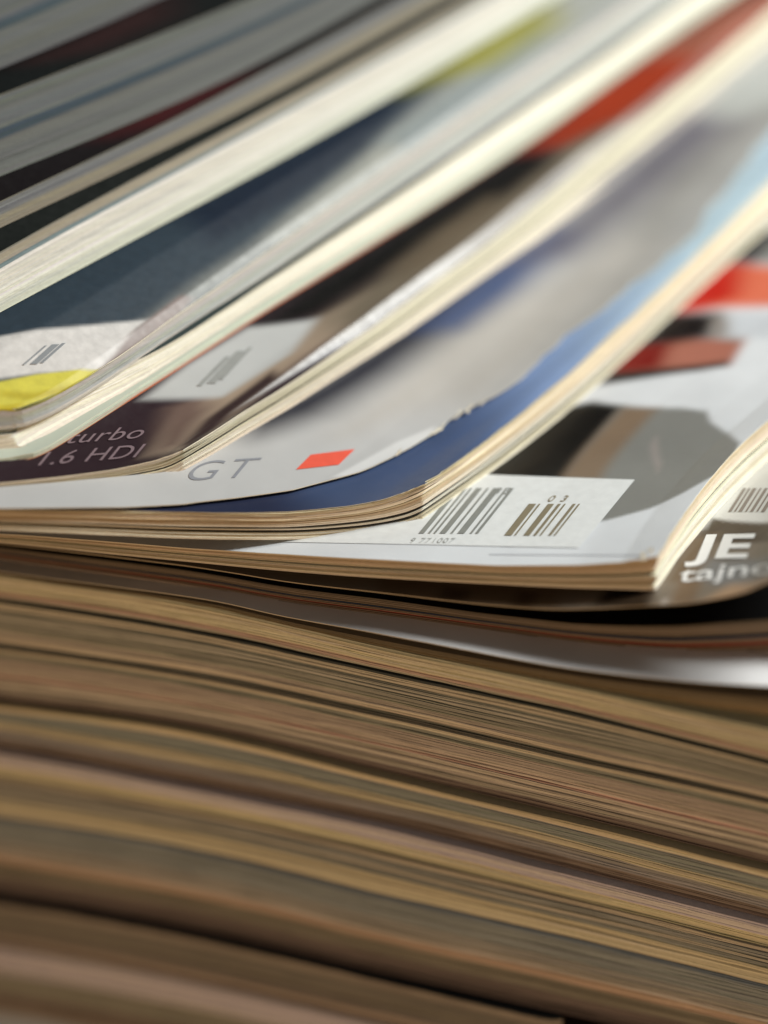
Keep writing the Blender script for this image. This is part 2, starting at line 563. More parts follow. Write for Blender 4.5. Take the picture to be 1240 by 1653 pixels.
def pile_mag(top, bot, bands, label, off=0.0, x_end=1420, seed=0, gap=3.0, cov=None, strip=0):  # darkest recessed bands have the groove shade painted into their colour
    """bands: (height, seen colour, recess mm, leaves)"""
    tp, bt = [y + strip for y in Ls[top]], Ls[bot]      # strip: how much of its cover shows in front of the magazine above
    xs = [x for x in XS if x < x_end - 40] + [x_end]
    tp = np.interp(xs, XS, tp); bt = np.interp(xs, XS, bt)
    P0 = P_ST + NB * off
    T = np.array([wall_hit(x, y, P0, ALPHA) for x, y in zip(xs, tp)])
    B = np.array([wall_hit(x, y, P0, ALPHA) for x, y in zip(xs, bt)])
    CT, nst = Curve(T), 90
    L = CT.arc(T[-1])
    s = np.linspace(0, L, nst)
    Pt = CT(s)
    CB = Curve(B); Pb = CB(np.linspace(0, CB.arc(B[-1]), nst))
    org = (Pb[0] + Pb[-1]) / 2 + NB * 100
    org[2] = Pb[:, 2].min()
    mag = thing('magazine', label, 'magazine', org, 'magazines lying flat in the tall pile')
    tot = sum(b[0] for b in bands) + gap
    y = 0.0
    us = s
    first = True
    for bi, (h, rgb, rec, n) in enumerate(bands):
        if n > 1: n = int(round(n * 1.5))
        Vs, Fs, Ts = [], [], []
        o_ = 0
        rec0 = rec * .5
        rec1 = .5 * bands[bi + 1][2] if bi + 1 < len(bands) else rec0
        if first and cov: pass
        for k in range(n):
            f1 = (y + h * k / n) / tot
            f0 = (y + h * (k + random.uniform(.84, 1.0)) / n) / tot
            d = rec0 + (rec1 - rec0) * max(0, (k / n - .5)) + abs(random.gauss(0, .13))
            sd = seed * 31 + bi * 7 + k
            dw = d + .10 * wob(us, sd + .37, 11) + .05 * wob(us, sd * 2.1 + 80, 3)
            mid = 1 - abs(f1 * 2 - 1)
            # low wave shared by the leaves of a magazine makes bands swell and thin
            w = mid * (.35 * wob(us, seed * 5.1 + 3, 45) + .16 * wob(us, bi * 3.7 + seed, 24) + .07 * wob(us, sd * 1.3, 13))
            A = Pt * (1 - f1) + Pb * f1; A[:, 2] += w
            Bq = Pt * (1 - f0) + Pb * f0; Bq[:, 2] += w
            front_t = A + NB * dw[:, None]; front_b = Bq + NB * dw[:, None]
            if x_end < 1400:
                pull = np.exp(-(L - s) / 1.2)[:, None]
                front_t = front_t + NB * pull * .9; front_b = front_b + NB * pull * .9
            bk = NB if x_end > 1400 else np.array([-.35, .94, 0])
            mid_t = front_t + bk * 40; back_t = A + bk * 280
            mid_b = front_b + bk * 40; back_b = Bq + bk * 280
            ring = np.stack([front_t, mid_t, back_t, back_b, mid_b, front_b], 1)     # nst,6,3
            Vs.append(ring.reshape(-1, 3))
            i = np.arange(nst - 1)[:, None] * 6
            fs = []
            for a, b in ((0, 1), (1, 2), (2, 3), (3, 4), (4, 5), (5, 0)):
                fs.append(np.hstack([i + a, i + b, i + b + 6, i + a + 6]))
            e = (nst - 1) * 6
            fs.append(np.array([[0, 1, 4, 5], [1, 2, 3, 4], [e + 5, e + 4, e + 1, e], [e + 4, e + 3, e + 2, e + 1]]))
            Fs.append(np.vstack(fs) + o_); o_ += nst * 6
            c = paper(rgb) * (1 + random.gauss(0, .11)) * np.array([1, 1 + random.gauss(0, .015), 1 + random.gauss(0, .03)])
            if random.random() < .06: c = c * random.uniform(.5, .8)
            cc = np.repeat(c[None] * (1 + .14 * wob(us, sd + 3.3, 33))[:, None], 6, 0)
            Ts.append(np.clip(cc, .01, .88))
        y += h
        nm = 'cover' if (cov and bi == 0) else 'page_bundle'
        mesh_obj(nm, np.vstack(Vs), np.vstack(Fs), [M_PAGE], mag, np.vstack(Ts), kind='stuff' if nm == 'page_bundle' else None)
        first = False
    return mag

pile_mag('s1', 's2', [(5, (118, 98, 64), .2, 3), (10, (134, 106, 68), .1, 4), (16, (150, 120, 76), 0, 6), (6, (128, 88, 62), .2, 3), (4, (120, 96, 66), .5, 2)],
         'topmost flat magazine of the pile, light tan page edges directly under the white cover', 0, seed=1, gap=4.5)
pile_mag('s2', 's3', [(3, (40, 34, 24), .2, 1), (10, (128, 100, 68), .2, 4), (4, (74, 64, 44), .6, 2), (10, (112, 92, 64), .3, 4), (14, (104, 86, 60), .2, 6), (10, (116, 90, 64), .2, 4), (9, (136, 106, 72), .2, 3), (8, (60, 50, 34), .9, 3)],  # near-black first leaf paints the dark of the gap above
         'second flat magazine from the top of the pile, olive tan pages with dark olive stripe', 0, seed=2, gap=2)
pile_mag('s3', 's4', [(6, (138, 108, 72), .1, 2), (9, (94, 80, 56), .4, 4), (14, (120, 92, 66), .3, 6), (12, (132, 102, 72), .2, 5), (5, (126, 84, 62), .3, 2), (16, (128, 100, 70), .3, 6), (12, (112, 88, 62), .8, 5), (9, (84, 60, 42), 1.6, 4), (6, (60, 40, 28), 2.4, 3)],  # last dark brown bands: groove shade put into the paper colour
         'third flat magazine from the top of the pile, pages sinking into a dark groove', 0, seed=3, gap=3)
pile_mag('s4', 's5', [(8, (158, 122, 76), -.1, 3), (15, (90, 80, 60), .2, 6), (12, (134, 106, 68), .1, 5), (13, (98, 80, 62), .5, 5), (9, (88, 62, 42), 1.2, 4), (7, (66, 44, 30), 1.8, 3)],  # lowest bands browned darker to paint the shaded groove
         'fourth flat magazine from the top of the pile, tan line above greenish grey pages', 0, seed=4, gap=3)
pile_mag('s5', 's6', [(17, (146, 118, 98), -.1, 4), (11, (148, 116, 70), 0, 4), (5, (112, 92, 56), .2, 2), (3, (62, 46, 32), .6, 1), (6, (128, 100, 68), .2, 2), (3, (70, 54, 38), .5, 1), (9, (98, 84, 62), .2, 4), (5, (126, 100, 70), .1, 2), (9, (86, 74, 54), .3, 3), (27, (172, 136, 88), 0, 5)],
         'flat magazine in the pile with pinkish top and wide bright tan band at its foot', -.4, seed=5, gap=1.5, cov=True)
pile_mag('s6', 's7', [(6, (70, 70, 62), .5, 2), (26, (94, 84, 66), .3, 11), (14, (106, 88, 66), .2, 6), (9, (124, 98, 72), .1, 4), (12, (130, 90, 58), .2, 4), (20, (90, 70, 46), .4, 8), (16, (76, 54, 38), .9, 6), (12, (62, 42, 30), 1.6, 5)],
         'thick flat magazine in the pile, bluish grey pages above dark brown ones', -.2, seed=6, gap=7)
pile_mag('s7', 's8', [(4, (14, 14, 11), .1, 1), (12, (108, 82, 56), .1, 6), (26, (88, 68, 46), .3, 10), (12, (82, 62, 44), .4, 5), (10, (112, 80, 54), .3, 4), (8, (58, 40, 28), 1.0, 3)],  # black first leaf painted for the dark gap over this magazine
         'plain brown flat magazine ending short at the right, below the black gap', 0, x_end=905, seed=7, gap=1)
pile_mag('s8', 's9', [(32, (142, 114, 98), -.1, 7), (30, (98, 80, 54), .2, 12), (20, (84, 60, 40), .6, 8), (12, (104, 78, 54), .4, 5)],
         'flat magazine near the bottom with a wide pinkish band at its top', -.3, x_end=860, seed=8, gap=2, cov=True)
pile_mag('s9', 's10', [(22, (136, 124, 108), 0, 5), (40, (98, 80, 54), .3, 14), (40, (84, 64, 44), .4, 14)],
         'lowest flat magazine in sight, its pale grey band in the bottom left corner', -.2, x_end=760, seed=9, gap=2, cov=True)

# ------------------------------------------------------------------ magazines opening out towards the top
GROUP = 'magazines fanned out on top of the pile'
def wall_surf(front_bot, front_top, off, side_ang=20, alpha=20, U=205, V=285, side_z=0.0):
    a = math.radians(alpha)
    P0 = P_ST + NB * off
    P0r = wall_hit(1100, 1050, P0, ALPHA)
    Fp = [wall_hit(*p, P0r, a) for p in front_bot]
    F = Curve(Fp, np.array([-math.cos(a), math.sin(a), 0]))
    sa = math.radians(side_ang)
    d = np.array([math.sin(sa), math.cos(sa), side_z])
    S = Curve([Fp[0], Fp[0] + d * 50, Fp[0] + d * 100])
    tf = ([F.arc(P) for P in Fp], [max(.1, height_to(P, front_top)) for P in Fp])
    return Surf(F, S, tf, ([0, 10], [tf[1][0]] * 2), U, V)

# --- W: white cover and thin block, right end lifted
wp = wall_surf([(1420, 1178), (1240, 1158), (1085, 1136), (930, 1108), (775, 1078), (620, 1046), (465, 1012), (310, 976), (0, 931)],
               [(1420, 1146), (1240, 1128), (1085, 1112), (930, 1092), (775, 1065), (620, 1035), (465, 1004), (310, 970), (0, 927)], -.5)
mg = thing('magazine', 'thin magazine whose plain white cover curves out between dark gap and tan pile', 'magazine', wp.C, GROUP)
bundle(mg, wp, .95, .5, (150, 140, 120), 6, 100, jit=.3, nv=6)
bundle(mg, wp, .48, .03, (176, 160, 128), 6, 110, jit=.3, nv=6)
wc = wall_surf([(1420, 1120), (1240, 1111), (1085, 1101), (930, 1083), (775, 1056), (620, 1027), (465, 999), (310, 967), (0, 926)],
               [(1420, 1118), (1240, 1109), (1085, 1099), (930, 1081), (775, 1054), (620, 1025), (465, 997), (310, 965), (0, 924)], -1.2)
cover(mg, wc, (246, 245, 246), [], t=.12, nu=110, nv=30, seed=3, over=0, mat=M_SATIN)

# --- J: the magazine with the JE / tajno lettering
jp = wall_surf([(1420, 1050), (1240, 1058), (1150, 1060), (1060, 1058), (930, 1042), (775, 1019), (620, 997), (465, 976), (310, 949), (0, 905)],
               [(1420, 985), (1240, 1000), (1150, 1006), (1060, 1010), (930, 1007), (775, 990), (620, 968), (465, 948), (310, 922), (0, 884)], 6.5, alpha=16)
jm = thing('magazine', 'magazine with white JE and tajno lettering on a grey brown cover curling at the right', 'magazine', jp.C, GROUP)
jb = [(.99, .88, (128, 120, 104), 3), (.87, .60, (150, 138, 122), 7), (.59, .50, (50, 70, 104), 2), (.49, .40, (176, 158, 140), 3), (.39, .28, (150, 66, 52), 3), (.27, .14, (140, 124, 110), 3), (.13, .01, (170, 158, 150), 3)]
for i, (a, b, c, n) in enumerate(jb):
    bundle(jm, jp, a, b, c, n, 200 + i * 11, jit=.25, nv=8)
cover(jm, jp, (14, 13, 14), [], t=.08, nu=70, nv=30, seed=6, over=.1, name='gap_shade_page', mat=M_SATIN, rim=ink((60, 56, 50), .6), label='page blackened as the shade under the curled cover')  # near-black sheet paints the shade of the gap
js = wall_surf([(1420, 890), (1330, 912), (1240, 943), (1205, 958), (1165, 968), (1110, 977), (1040, 981), (960, 985), (880, 986), (775, 978), (620, 960), (465, 942), (310, 917), (0, 880)],
               [(1420, 888), (1330, 910), (1240, 941), (1205, 956), (1165, 966), (1110, 975), (1040, 979), (960, 983), (880, 984), (775, 976), (620, 958), (465, 940), (310, 915), (0, 878)], 3.2, alpha=17.5)
cover(jm, js, (128, 116, 102), [
    ([(1090, 850), (1300, 850), (1300, 700), (1090, 700)], (232, 232, 228), .8),
    ([(1080, 920), (1150, 838), (1300, 838), (1300, 865), (1110, 870)], (74, 60, 46), 1.5),
    ([(1080, 940), (1110, 870), (1160, 862), (1130, 940)], (112, 92, 70), 2.5),
    ([(1120, 935), (1145, 905), (1300, 890), (1300, 935), (1180, 950)], (126, 126, 126), 3),
    ([(1080, 975), (1100, 935), (1135, 935), (1120, 975)], (120, 96, 72), 2),
    ([(1135, 972), (1180, 945), (1300, 925), (1300, 985)], (188, 152, 118), 3),
    ([(955, 980), (985, 950), (1060, 950), (1045, 985)], (34, 26, 20), 2),
    ([(1060, 985), (1070, 968), (1082, 968), (1075, 985)], (170, 160, 150), .8),
    ([(600, 975), (620, 930), (900, 950), (900, 985)], (116, 98, 78), 3),
    ([(700, 975), (720, 950), (760, 955), (745, 985)], (78, 62, 46), 2.5),
    ([(820, 985), (840, 955), (870, 960), (855, 990)], (86, 68, 50), 2),
], t=.16, nu=200, nv=200, seed=5, over=0, mat=M_COVER, rim=ink((196, 184, 160), .6))
letters(jm, js, 'JE', (1119, 901), (84, -1.5), (16, -39), (244, 244, 242), bold=.035, label='white capitals JE')
letters(jm, js, 'tajno', (1094, 940), (56, -5.5), (8, -25), (240, 240, 238), bold=.012, label='white lower case tajno')
patch(jm, js, [[(1176 + x, 826), (1176 + x + w, 826), (1200 + x + w, 788), (1200 + x, 788)] for x, w in ((0, 5), (9, 3), (16, 6), (27, 3), (35, 5), (45, 3), (53, 6))], (140, 130, 122), 'barcode')

# --- A: white cover with barcode panel and grey shape, sharp corner
A = fan([(1059, 957), (1000, 953), (930, 951), (800, 945), (620, 935), (465, 924), (310, 909), (150, 893), (0, 877), (-200, 862)],
        [(1056, 900), (1013, 908), (960, 913), (880, 914), (800, 914), (620, 905), (465, 896), (310, 886), (150, 873), (0, 863), (-200, 850)],
        [(1059, 957), (1105, 892), (1155, 832), (1201, 782), (1240, 748), (1290, 704)],
        [(1059, 898), (1109, 815), (1155, 759), (1197, 713), (1240, 677), (1290, 636)], lower=js, alpha=13, cap=6.3)
am = thing('magazine', 'white covered magazine with sharp barcode panel and grey, black and red artwork', 'magazine', A.C, GROUP)
for i, (a, b, c, n, bk) in enumerate([(.985, .86, (226, 200, 160), 3, .1), (.85, .70, (236, 214, 178), 4, .15), (.69, .535, (240, 224, 192), 4, .35),
                                      (.475, .32, (238, 230, 206), 4, .0), (.31, .17, (214, 200, 168), 4, .2), (.16, .02, (242, 236, 214), 3, .05)]):
    bundle(am, A, a, b, c, n, 300 + i * 17, jit=.12, rag=.10, back=(bk, bk))
bundle(am, A, .53, .485, (60, 52, 44), 1, 390, jit=.05, back=(.5, .6), name='inner_cover')
cover(am, A, (226, 229, 233), [
    ([(800, 800), (800, 690), (956, 650), (1020, 658), (1102, 660), (1141, 665), (1148, 683), (1176, 701), (1194, 716), (1187, 737), (1155, 769), (1102, 798), (1048, 823), (977, 842), (900, 850)], (134, 134, 130), 1.2),
    ([(700, 800), (760, 690), (956, 651), (1003, 658), (915, 772), (880, 800)], (14, 12, 11), 2.2),
    ([(1008, 658), (1062, 660), (968, 775), (905, 775)], (134, 114, 94), 3),
    ([(985, 590), (1010, 560), (1110, 545), (1205, 548), (1180, 590), (1080, 602), (985, 612)], (176, 112, 94), 2.5),
    ([(960, 604), (1010, 555), (1085, 550), (1065, 594), (1000, 606)], (126, 20, 14), 4),
    ([(960, 625), (985, 604), (1075, 596), (1175, 584), (1175, 592), (1080, 606)], (40, 36, 34), 2),
    ([(1020, 560), (1080, 505), (1165, 506), (1150, 545), (1100, 553)], (20, 14, 16), 4),
    ([(1148, 545), (1155, 510), (1180, 512), (1200, 540), (1190, 552)], (126, 112, 98), 4),
    ([(1172, 545), (1178, 506), (1300, 500), (1300, 548)], (206, 210, 216), 4),
    ([(1080, 505), (1140, 455), (1180, 425), (1300, 435), (1300, 492), (1170, 498)], (228, 118, 88), 4),
    ([(1080, 505), (1120, 460), (1160, 425), (1200, 428), (1190, 480), (1130, 500)], (196, 26, 12), 6),
    ([(1150, 428), (1200, 380), (1300, 360), (1300, 400), (1215, 425)], (34, 34, 38), 5),
    ([(1225, 425), (1235, 395), (1300, 380), (1300, 430)], (140, 140, 136), 5),
    ([(1050, 720), (1060, 705), (1068, 750), (1062, 765)], (158, 150, 146), 1.5),
], t=.18, nu=210, nv=240, seed=7, over=.1, worn=.35)
patch(am, A, [[(300, 872), (935, 884), (1025, 774), (600, 760)]], (222, 224, 224), 'barcode_panel', lift=.27, label='white barcode panel')
b1 = [(0, 7), (12, 3), (19, 3), (27, 8), (41, 3), (50, 9), (66, 3), (73, 4)]
b2 = [(0, 12), (16, 3), (31, 10), (47, 5), (57, 3), (71, 5), (80, 3)]
patch(am, A, [[(676 + x * 1.25, 861), (676 + (x + w) * 1.25, 861), (736 + (x + w) * 1.22, 788), (736 + x * 1.22, 788)] for x, w in b1], (134, 136, 132), 'barcode', lift=.36)
patch(am, A, [[(814 + x, 864), (814 + x + w, 864), (854 + x + w, 813), (854 + x, 813)] for x, w in b2], (132, 122, 100), 'barcode', lift=.36)
fray(am, A, [((1048, 896), 7, .3), ((1040, 903), 5, .3)], 8, lift=.15)
letters(am, A, '9 771007', (660, 876), (12, 0), (6, -8), (176, 178, 176), bold=.0, spacing=1.15, lift=.36, label='small digits under the barcode')
letters(am, A, '33', (795, 797), (15, 0), (9, -10), (130, 132, 128), bold=.01, spacing=1.5, lift=.36, label='small digits above the barcode')
letters(am, A, '03', (882, 809), (15, 0), (9, -10), (150, 140, 120), bold=.01, spacing=2.0, lift=.36, label='small digits above the short barcode')
patch(am, A, [[(790, 895.4), (1046, 897), (1046.6, 895.8), (790, 894.2)]], (176, 176, 182), 'cover_crease', lift=.24)

# --- B: blue first page under a worn white cover
B = fan([(684, 841), (662, 851), (646, 856), (611, 862), (560, 867), (465, 872), (310, 871), (150, 864), (0, 857), (-200, 848)],
        [(668, 790), (650, 797), (628, 805), (593, 814), (522, 825), (465, 829), (380, 829), (310, 828), (150, 826), (0, 824), (-200, 820)],
        [(684, 841), (735, 806), (800, 760), (853, 718), (900, 682), (982, 610), (1092, 506), (1226, 382), (1300, 318)],
        [(668, 790), (699, 766), (735, 748), (762, 724), (800, 692), (843, 656), (900, 607), (955, 558), (1010, 511), (1064, 462), (1147, 388), (1240, 282), (1300, 215)], lower=A, alpha=-11, cap=5.6)
bm_ = thing('magazine', 'magazine with worn white cover, GT lettering and red square over a blue page', 'magazine', B.C, GROUP)
for i, (a, b, c, n, bk) in enumerate([(.98, .87, (228, 206, 160), 4, .0), (.86, .72, (238, 222, 186), 4, .1), (.71, .56, (226, 200, 158), 4, .2), (.55, .43, (240, 226, 196), 3, .2),
                                      (.36, .29, (236, 228, 206), 2, .6), (.21, .12, (216, 204, 172), 3, .3), (.11, .01, (242, 234, 212), 3, .0)]):
    bundle(bm_, B, a, b, c, n, 400 + i * 19, jit=.22, rag=.35 if i < 2 else .16, back=(bk, bk * .7))
bundle(bm_, B, .42, .37, (40, 38, 34), 1, 480, jit=.05, back=(.9, .7), name='inner_cover')
bundle(bm_, B, .28, .22, (44, 42, 36), 1, 485, jit=.05, back=(1.2, .7), name='inner_cover')
cover(bm_, B, (68, 84, 118), [
    ([(560, 850), (620, 760), (760, 690), (700, 800)], (70, 88, 126), 6),
    ([(200, 850), (200, 790), (470, 780), (520, 840)], (40, 46, 70), 10),
    ([(830, 740), (800, 560), (1000, 380), (1300, 60), (1330, 260), (1000, 600)], (116, 140, 186), 18),  # from here upward: grazing sheen painted into the blue as paler tints
    ([(930, 660), (880, 500), (1100, 280), (1300, 60), (1330, 260), (1060, 560)], (150, 172, 206), 26),
    ([(1060, 540), (1010, 400), (1180, 200), (1300, 60), (1330, 260), (1160, 460)], (182, 204, 216), 30),
], t=.1, nu=150, nv=200, seed=9, name='blue_page', over=-.15, rag=.3, worn=1.3, rim=M_RIM, label='blue printed first page')
edge_px = [(0, 822), (200, 820), (300, 815), (380, 805), (469, 792), (522, 778), (575, 763), (600, 753), (628, 741), (664, 721), (688, 708), (710, 693), (740, 669), (770, 654), (800, 641), (853, 599), (900, 555), (982, 490), (1064, 427), (1119, 380), (1240, 218), (1300, 150)]
q = [B.uv(*p, 1.0, .7) for p in edge_px]
ev, eu = [], []
for u, v in q:
    if not ev or v > ev[-1] + .05: ev.append(v); eu.append(u)
cover(bm_, B, (192, 192, 192), [
    ([(900, 600), (1000, 300), (1240, 40), (1400, 100), (1240, 240), (1060, 430)], (146, 144, 140), 26),
    ([(700, 640), (800, 500), (1000, 380), (1060, 400), (900, 560), (760, 650)], (176, 172, 166), 20),
    ([(560, 700), (700, 560), (850, 470), (880, 500), (700, 640)], (188, 184, 178), 14),
    ([(370, 690), (500, 620), (620, 540), (800, 420), (820, 440), (720, 540), (640, 600), (520, 670), (420, 705)], (34, 35, 48), 12),
    ([(690, 530), (800, 430), (900, 370), (920, 385), (830, 470), (740, 530)], (62, 82, 126), 12),
    ([(840, 420), (970, 315), (1110, 190), (1180, 200), (1050, 310), (920, 410)], (84, 80, 94), 18),
    ([(1125, 160), (1170, 90), (1300, 30), (1300, 160), (1180, 190)], (176, 178, 174), 14),
    ([(540, 770), (640, 715), (700, 690), (706, 700), (640, 735), (560, 772)], (222, 222, 222), 1.5),
], lift=.7, t=.14, nu=200, nv=240, seed=11, edge=(ev, eu), rag=.5, label='worn white cover with a frayed edge')
fray(bm_, B, [((704, 696), 7, .8), ((735, 672), 5, 1.0), ((775, 652), 4, 1.0), ((640, 734), 4, .8)], 6, lift=.85)
patch(bm_, B, [[(478, 758), (547, 750), (573, 725), (502, 734)]], (226, 92, 72), 'red_square', lift=.93, label='printed red square')
letters(bm_, B, 'GT', (290, 777), (56, -3.5), (28, -34), (136, 138, 145), bold=-.012, spacing=1.15, lift=.93, label='grey capitals GT')

# --- C: dark purple cover with turbo 1.6 HDI
C = fan([(298, 769), (268, 778), (237, 785), (186, 792), (135, 798), (70, 804), (0, 809), (-200, 818)],
        [(298, 731), (278, 735), (257, 744), (186, 759), (102, 771), (0, 781), (-200, 792)],
        [(298, 769), (339, 746), (380, 722), (420, 696), (469, 670), (557, 610), (639, 560), (695, 520), (820, 430), (970, 325), (1120, 195), (1180, 145)],
        [(298, 731), (322, 714), (366, 677), (420, 637), (469, 606), (540, 560), (620, 492), (810, 368), (940, 250), (1070, 155), (1170, 65), (1240, 5)],
        lower=B, alpha=-20, lift=.95, cap=4.2)
cm = thing('magazine', 'magazine with dark purple cover, turbo 1.6 HDI lettering and frayed corner', 'magazine', C.C, GROUP)
for i, (a, b, c, n, bk) in enumerate([(.98, .80, (214, 206, 180), 4, .0), (.79, .62, (206, 196, 166), 4, .1),
                                      (.54, .38, (236, 226, 200), 4, .2), (.37, .20, (240, 230, 206), 4, .1), (.19, .01, (242, 226, 200), 4, .0)]):
    bundle(cm, C, a, b, c, n, 500 + i * 23, jit=.2, rag=.35 if i < 1 else .15, back=(bk, bk))
bundle(cm, C, .61, .55, (52, 48, 42), 1, 580, jit=.05, back=(.5, .4), name='inner_cover')
cover(cm, C, (50, 36, 42), [
    ([(240, 735), (300, 660), (420, 585), (520, 510), (600, 470), (560, 530), (420, 630), (340, 700), (290, 728)], (164, 146, 128), 5),
    ([(290, 722), (330, 680), (440, 600), (450, 612), (380, 665), (310, 722)], (58, 44, 44), 2.5),
    ([(250, 730), (270, 660), (330, 640), (340, 660), (290, 720)], (112, 92, 84), 6),
    ([(520, 520), (640, 430), (760, 350), (940, 220), (990, 200), (860, 330), (700, 450), (560, 540)], (120, 110, 94), 12),
    ([(400, 540), (500, 460), (640, 370), (860, 235), (900, 255), (800, 330), (640, 430), (520, 505)], (14, 13, 12), 9),
    ([(640, 430), (700, 380), (790, 320), (800, 335), (720, 410), (650, 450)], (104, 92, 76), 8),
    ([(230, 646), (300, 592), (400, 530), (512, 516), (470, 572), (360, 642)], (190, 192, 192), 3),
    ([(930, 250), (1010, 190), (1130, 110), (1300, 20), (1300, -40), (1240, 40), (1100, 200), (1000, 260)], (150, 140, 122), 14),
    ([(850, 245), (960, 150), (1060, 90), (1200, 10), (1300, -40), (1260, 30), (1130, 110), (1010, 190), (910, 235)], (150, 50, 22), 9),
    ([(1060, 90), (1180, 10), (1300, -60), (1260, 20), (1140, 95)], (150, 92, 74), 12),
], t=.18, nu=200, nv=240, seed=13, rag=.15, over=.05, worn=.3)
patch(cm, C, [[(318, 622), (326, 622), (372, 575), (364, 575)], [(334, 618), (348, 618), (396, 566), (382, 566)], [(354, 612), (360, 612), (408, 560), (402, 560)]], (150, 152, 150), 'barcode', lift=.33)
letters(cm, C, 'turbo', (102, 716), (38, -3), (20, -22), (126, 108, 114), bold=.0, lift=.34, spacing=1.05, label='pale lettering turbo')
letters(cm, C, '1.6 HDI', (50, 752), (37, -3.2), (19, -23), (126, 108, 114), bold=.0, lift=.34, spacing=1.05, label='pale lettering 1.6 HDI')

# --- D3: thin pale green booklet
D3 = fan([(55, 742), (28, 746), (0, 751), (-200, 768)],
         [(60, 731), (28, 737), (0, 742), (-200, 756)],
         [(55, 742), (84, 729), (119, 707), (210, 648), (288, 599), (420, 512), (500, 462), (620, 388), (820, 258), (920, 188), (1020, 108), (1195, -10)],
         [(50, 733), (84, 716), (119, 694), (203, 638), (288, 584), (420, 495), (500, 445), (620, 371), (820, 241), (920, 171), (1020, 91), (1195, -26)], lower=C, alpha=-22, lift=.25, cap=.9)
dm3 = thing('magazine', 'thin pale green booklet lying on the purple cover, reddish along its lower edge', 'magazine', D3.C, GROUP)
bundle(dm3, D3, .95, .5, (198, 212, 196), 3, 600, jit=.1, nv=26)
bundle(dm3, D3, .48, .12, (206, 196, 172), 3, 610, jit=.15, nv=26)
cover(dm3, D3, (196, 204, 190), [], frac=1.0, t=.08, nu=30, nv=80, seed=14, over=0)
cover(dm3, D3, (200, 198, 176), [([(195, 660), (215, 632), (500, 440), (640, 360), (660, 380), (500, 480), (230, 650)], (196, 84, 52), 2)], frac=0.0, t=.12, nu=60, nv=120, seed=15, over=.25, rim=ink((190, 120, 84), .6), name='back_cover')

# --- D2: cream block
D2 = fan([(31, 724), (0, 731), (-200, 746)],
         [(24, 696), (0, 702), (-200, 716)],
         [(31, 724), (60, 717), (102, 695), (203, 633), (288, 580), (420, 491), (500, 441), (620, 367), (820, 237), (1020, 87), (1195, -32)],
         [(26, 696), (55, 692), (98, 669), (145, 641), (210, 597), (305, 533), (373, 489), (620, 326), (820, 196), (1020, 56), (1100, 0)], lower=D3, alpha=-22, lift=.1, cap=2.6)
dm2 = thing('magazine', 'cream edged magazine between the pale green booklet and the yellow cornered magazine', 'magazine', D2.C, GROUP)
for i, (a, b, c, n) in enumerate([(.97, .78, (234, 226, 200), 3), (.77, .5, (246, 240, 218), 4), (.49, .25, (242, 234, 208), 4), (.24, .02, (244, 234, 214), 3)]):
    bundle(dm2, D2, a, b, c, n, 640 + i * 7, jit=.15, rag=.1)
cover(dm2, D2, (54, 66, 66), [], t=.2, nu=40, nv=90, seed=16, over=.0, rim=ink((50, 62, 62), .5))

# --- D1: yellow corner, barcode, denim blue
D1 = fan([(15, 690), (0, 694), (-200, 708)],
         [(14, 667), (0, 663), (-200, 672)],
         [(15, 690), (48, 687), (96, 662), (145, 633), (210, 589), (305, 526), (420, 452), (620, 318), (820, 188), (1020, 48), (1100, -8)],
         [(15, 667), (34, 663), (60, 648), (115, 619), (152, 597), (237, 533), (305, 484), (420, 408), (620, 268), (820, 135), (1020, -5)], lower=D2, alpha=-22, lift=.32, cap=2.6)
dm1 = thing('magazine', 'magazine with a yellow corner, blurred barcode panel and denim blue cover', 'magazine', D1.C, GROUP)
for i, (a, b, c, n) in enumerate([(.97, .70, (190, 182, 170), 4), (.69, .45, (178, 180, 172), 4), (.44, .22, (176, 182, 178), 4), (.21, .02, (204, 198, 180), 3)]):
    bundle(dm1, D1, a, b, c, n, 680 + i * 9, jit=.2, rag=.15)
cover(dm1, D1, (46, 60, 72), [
    ([(245, 530), (250, 516), (330, 452), (450, 372), (560, 282), (640, 206), (760, 105), (900, -20), (1040, -20), (820, 140), (622, 274), (420, 414)], (150, 152, 146), 8),
    ([(450, 380), (540, 300), (640, 215), (700, 200), (600, 280), (500, 350)], (158, 160, 152), 10),
    ([(290, 350), (450, 262), (620, 160), (720, 90), (600, 235), (480, 320), (340, 395)], (18, 32, 50), 7),
    ([(620, 230), (760, 130), (860, 50), (880, 70), (780, 150), (660, 240)], (128, 138, 140), 8),
    ([(660, 150), (740, 70), (880, 0), (900, 40), (800, 105), (720, 130)], (140, 138, 58), 12),
    ([(-100, 556), (0, 545), (110, 530), (240, 518), (158, 592), (60, 605), (0, 613), (-100, 622)], (216, 214, 212), 2),
    ([(150, 600), (215, 536), (292, 478), (312, 484), (240, 538), (156, 600)], (136, 122, 118), 1.5),
    ([(-100, 636), (0, 618), (60, 606), (155, 595), (116, 622), (62, 652), (36, 668), (15, 672), (0, 669), (-100, 676)], (212, 204, 74), 1.2),
    ([(0, 632), (60, 636), (120, 618), (100, 628), (40, 648), (0, 642)], (190, 176, 40), 2),
    ([(-40, 655), (10, 656), (34, 652), (34, 666), (10, 672), (-40, 674)], (196, 180, 34), 1.5),
], t=.16, nu=200, nv=240, seed=17, over=.0, rag=.1, mat=M_DENIM)
patch(dm1, D1, [[(48, 588), (60, 588), (96, 556), (84, 556)], [(64, 586), (70, 586), (106, 554), (100, 554)], [(36, 589), (40, 589), (76, 558), (72, 558)]], (134, 138, 142), 'barcode', lift=.33)

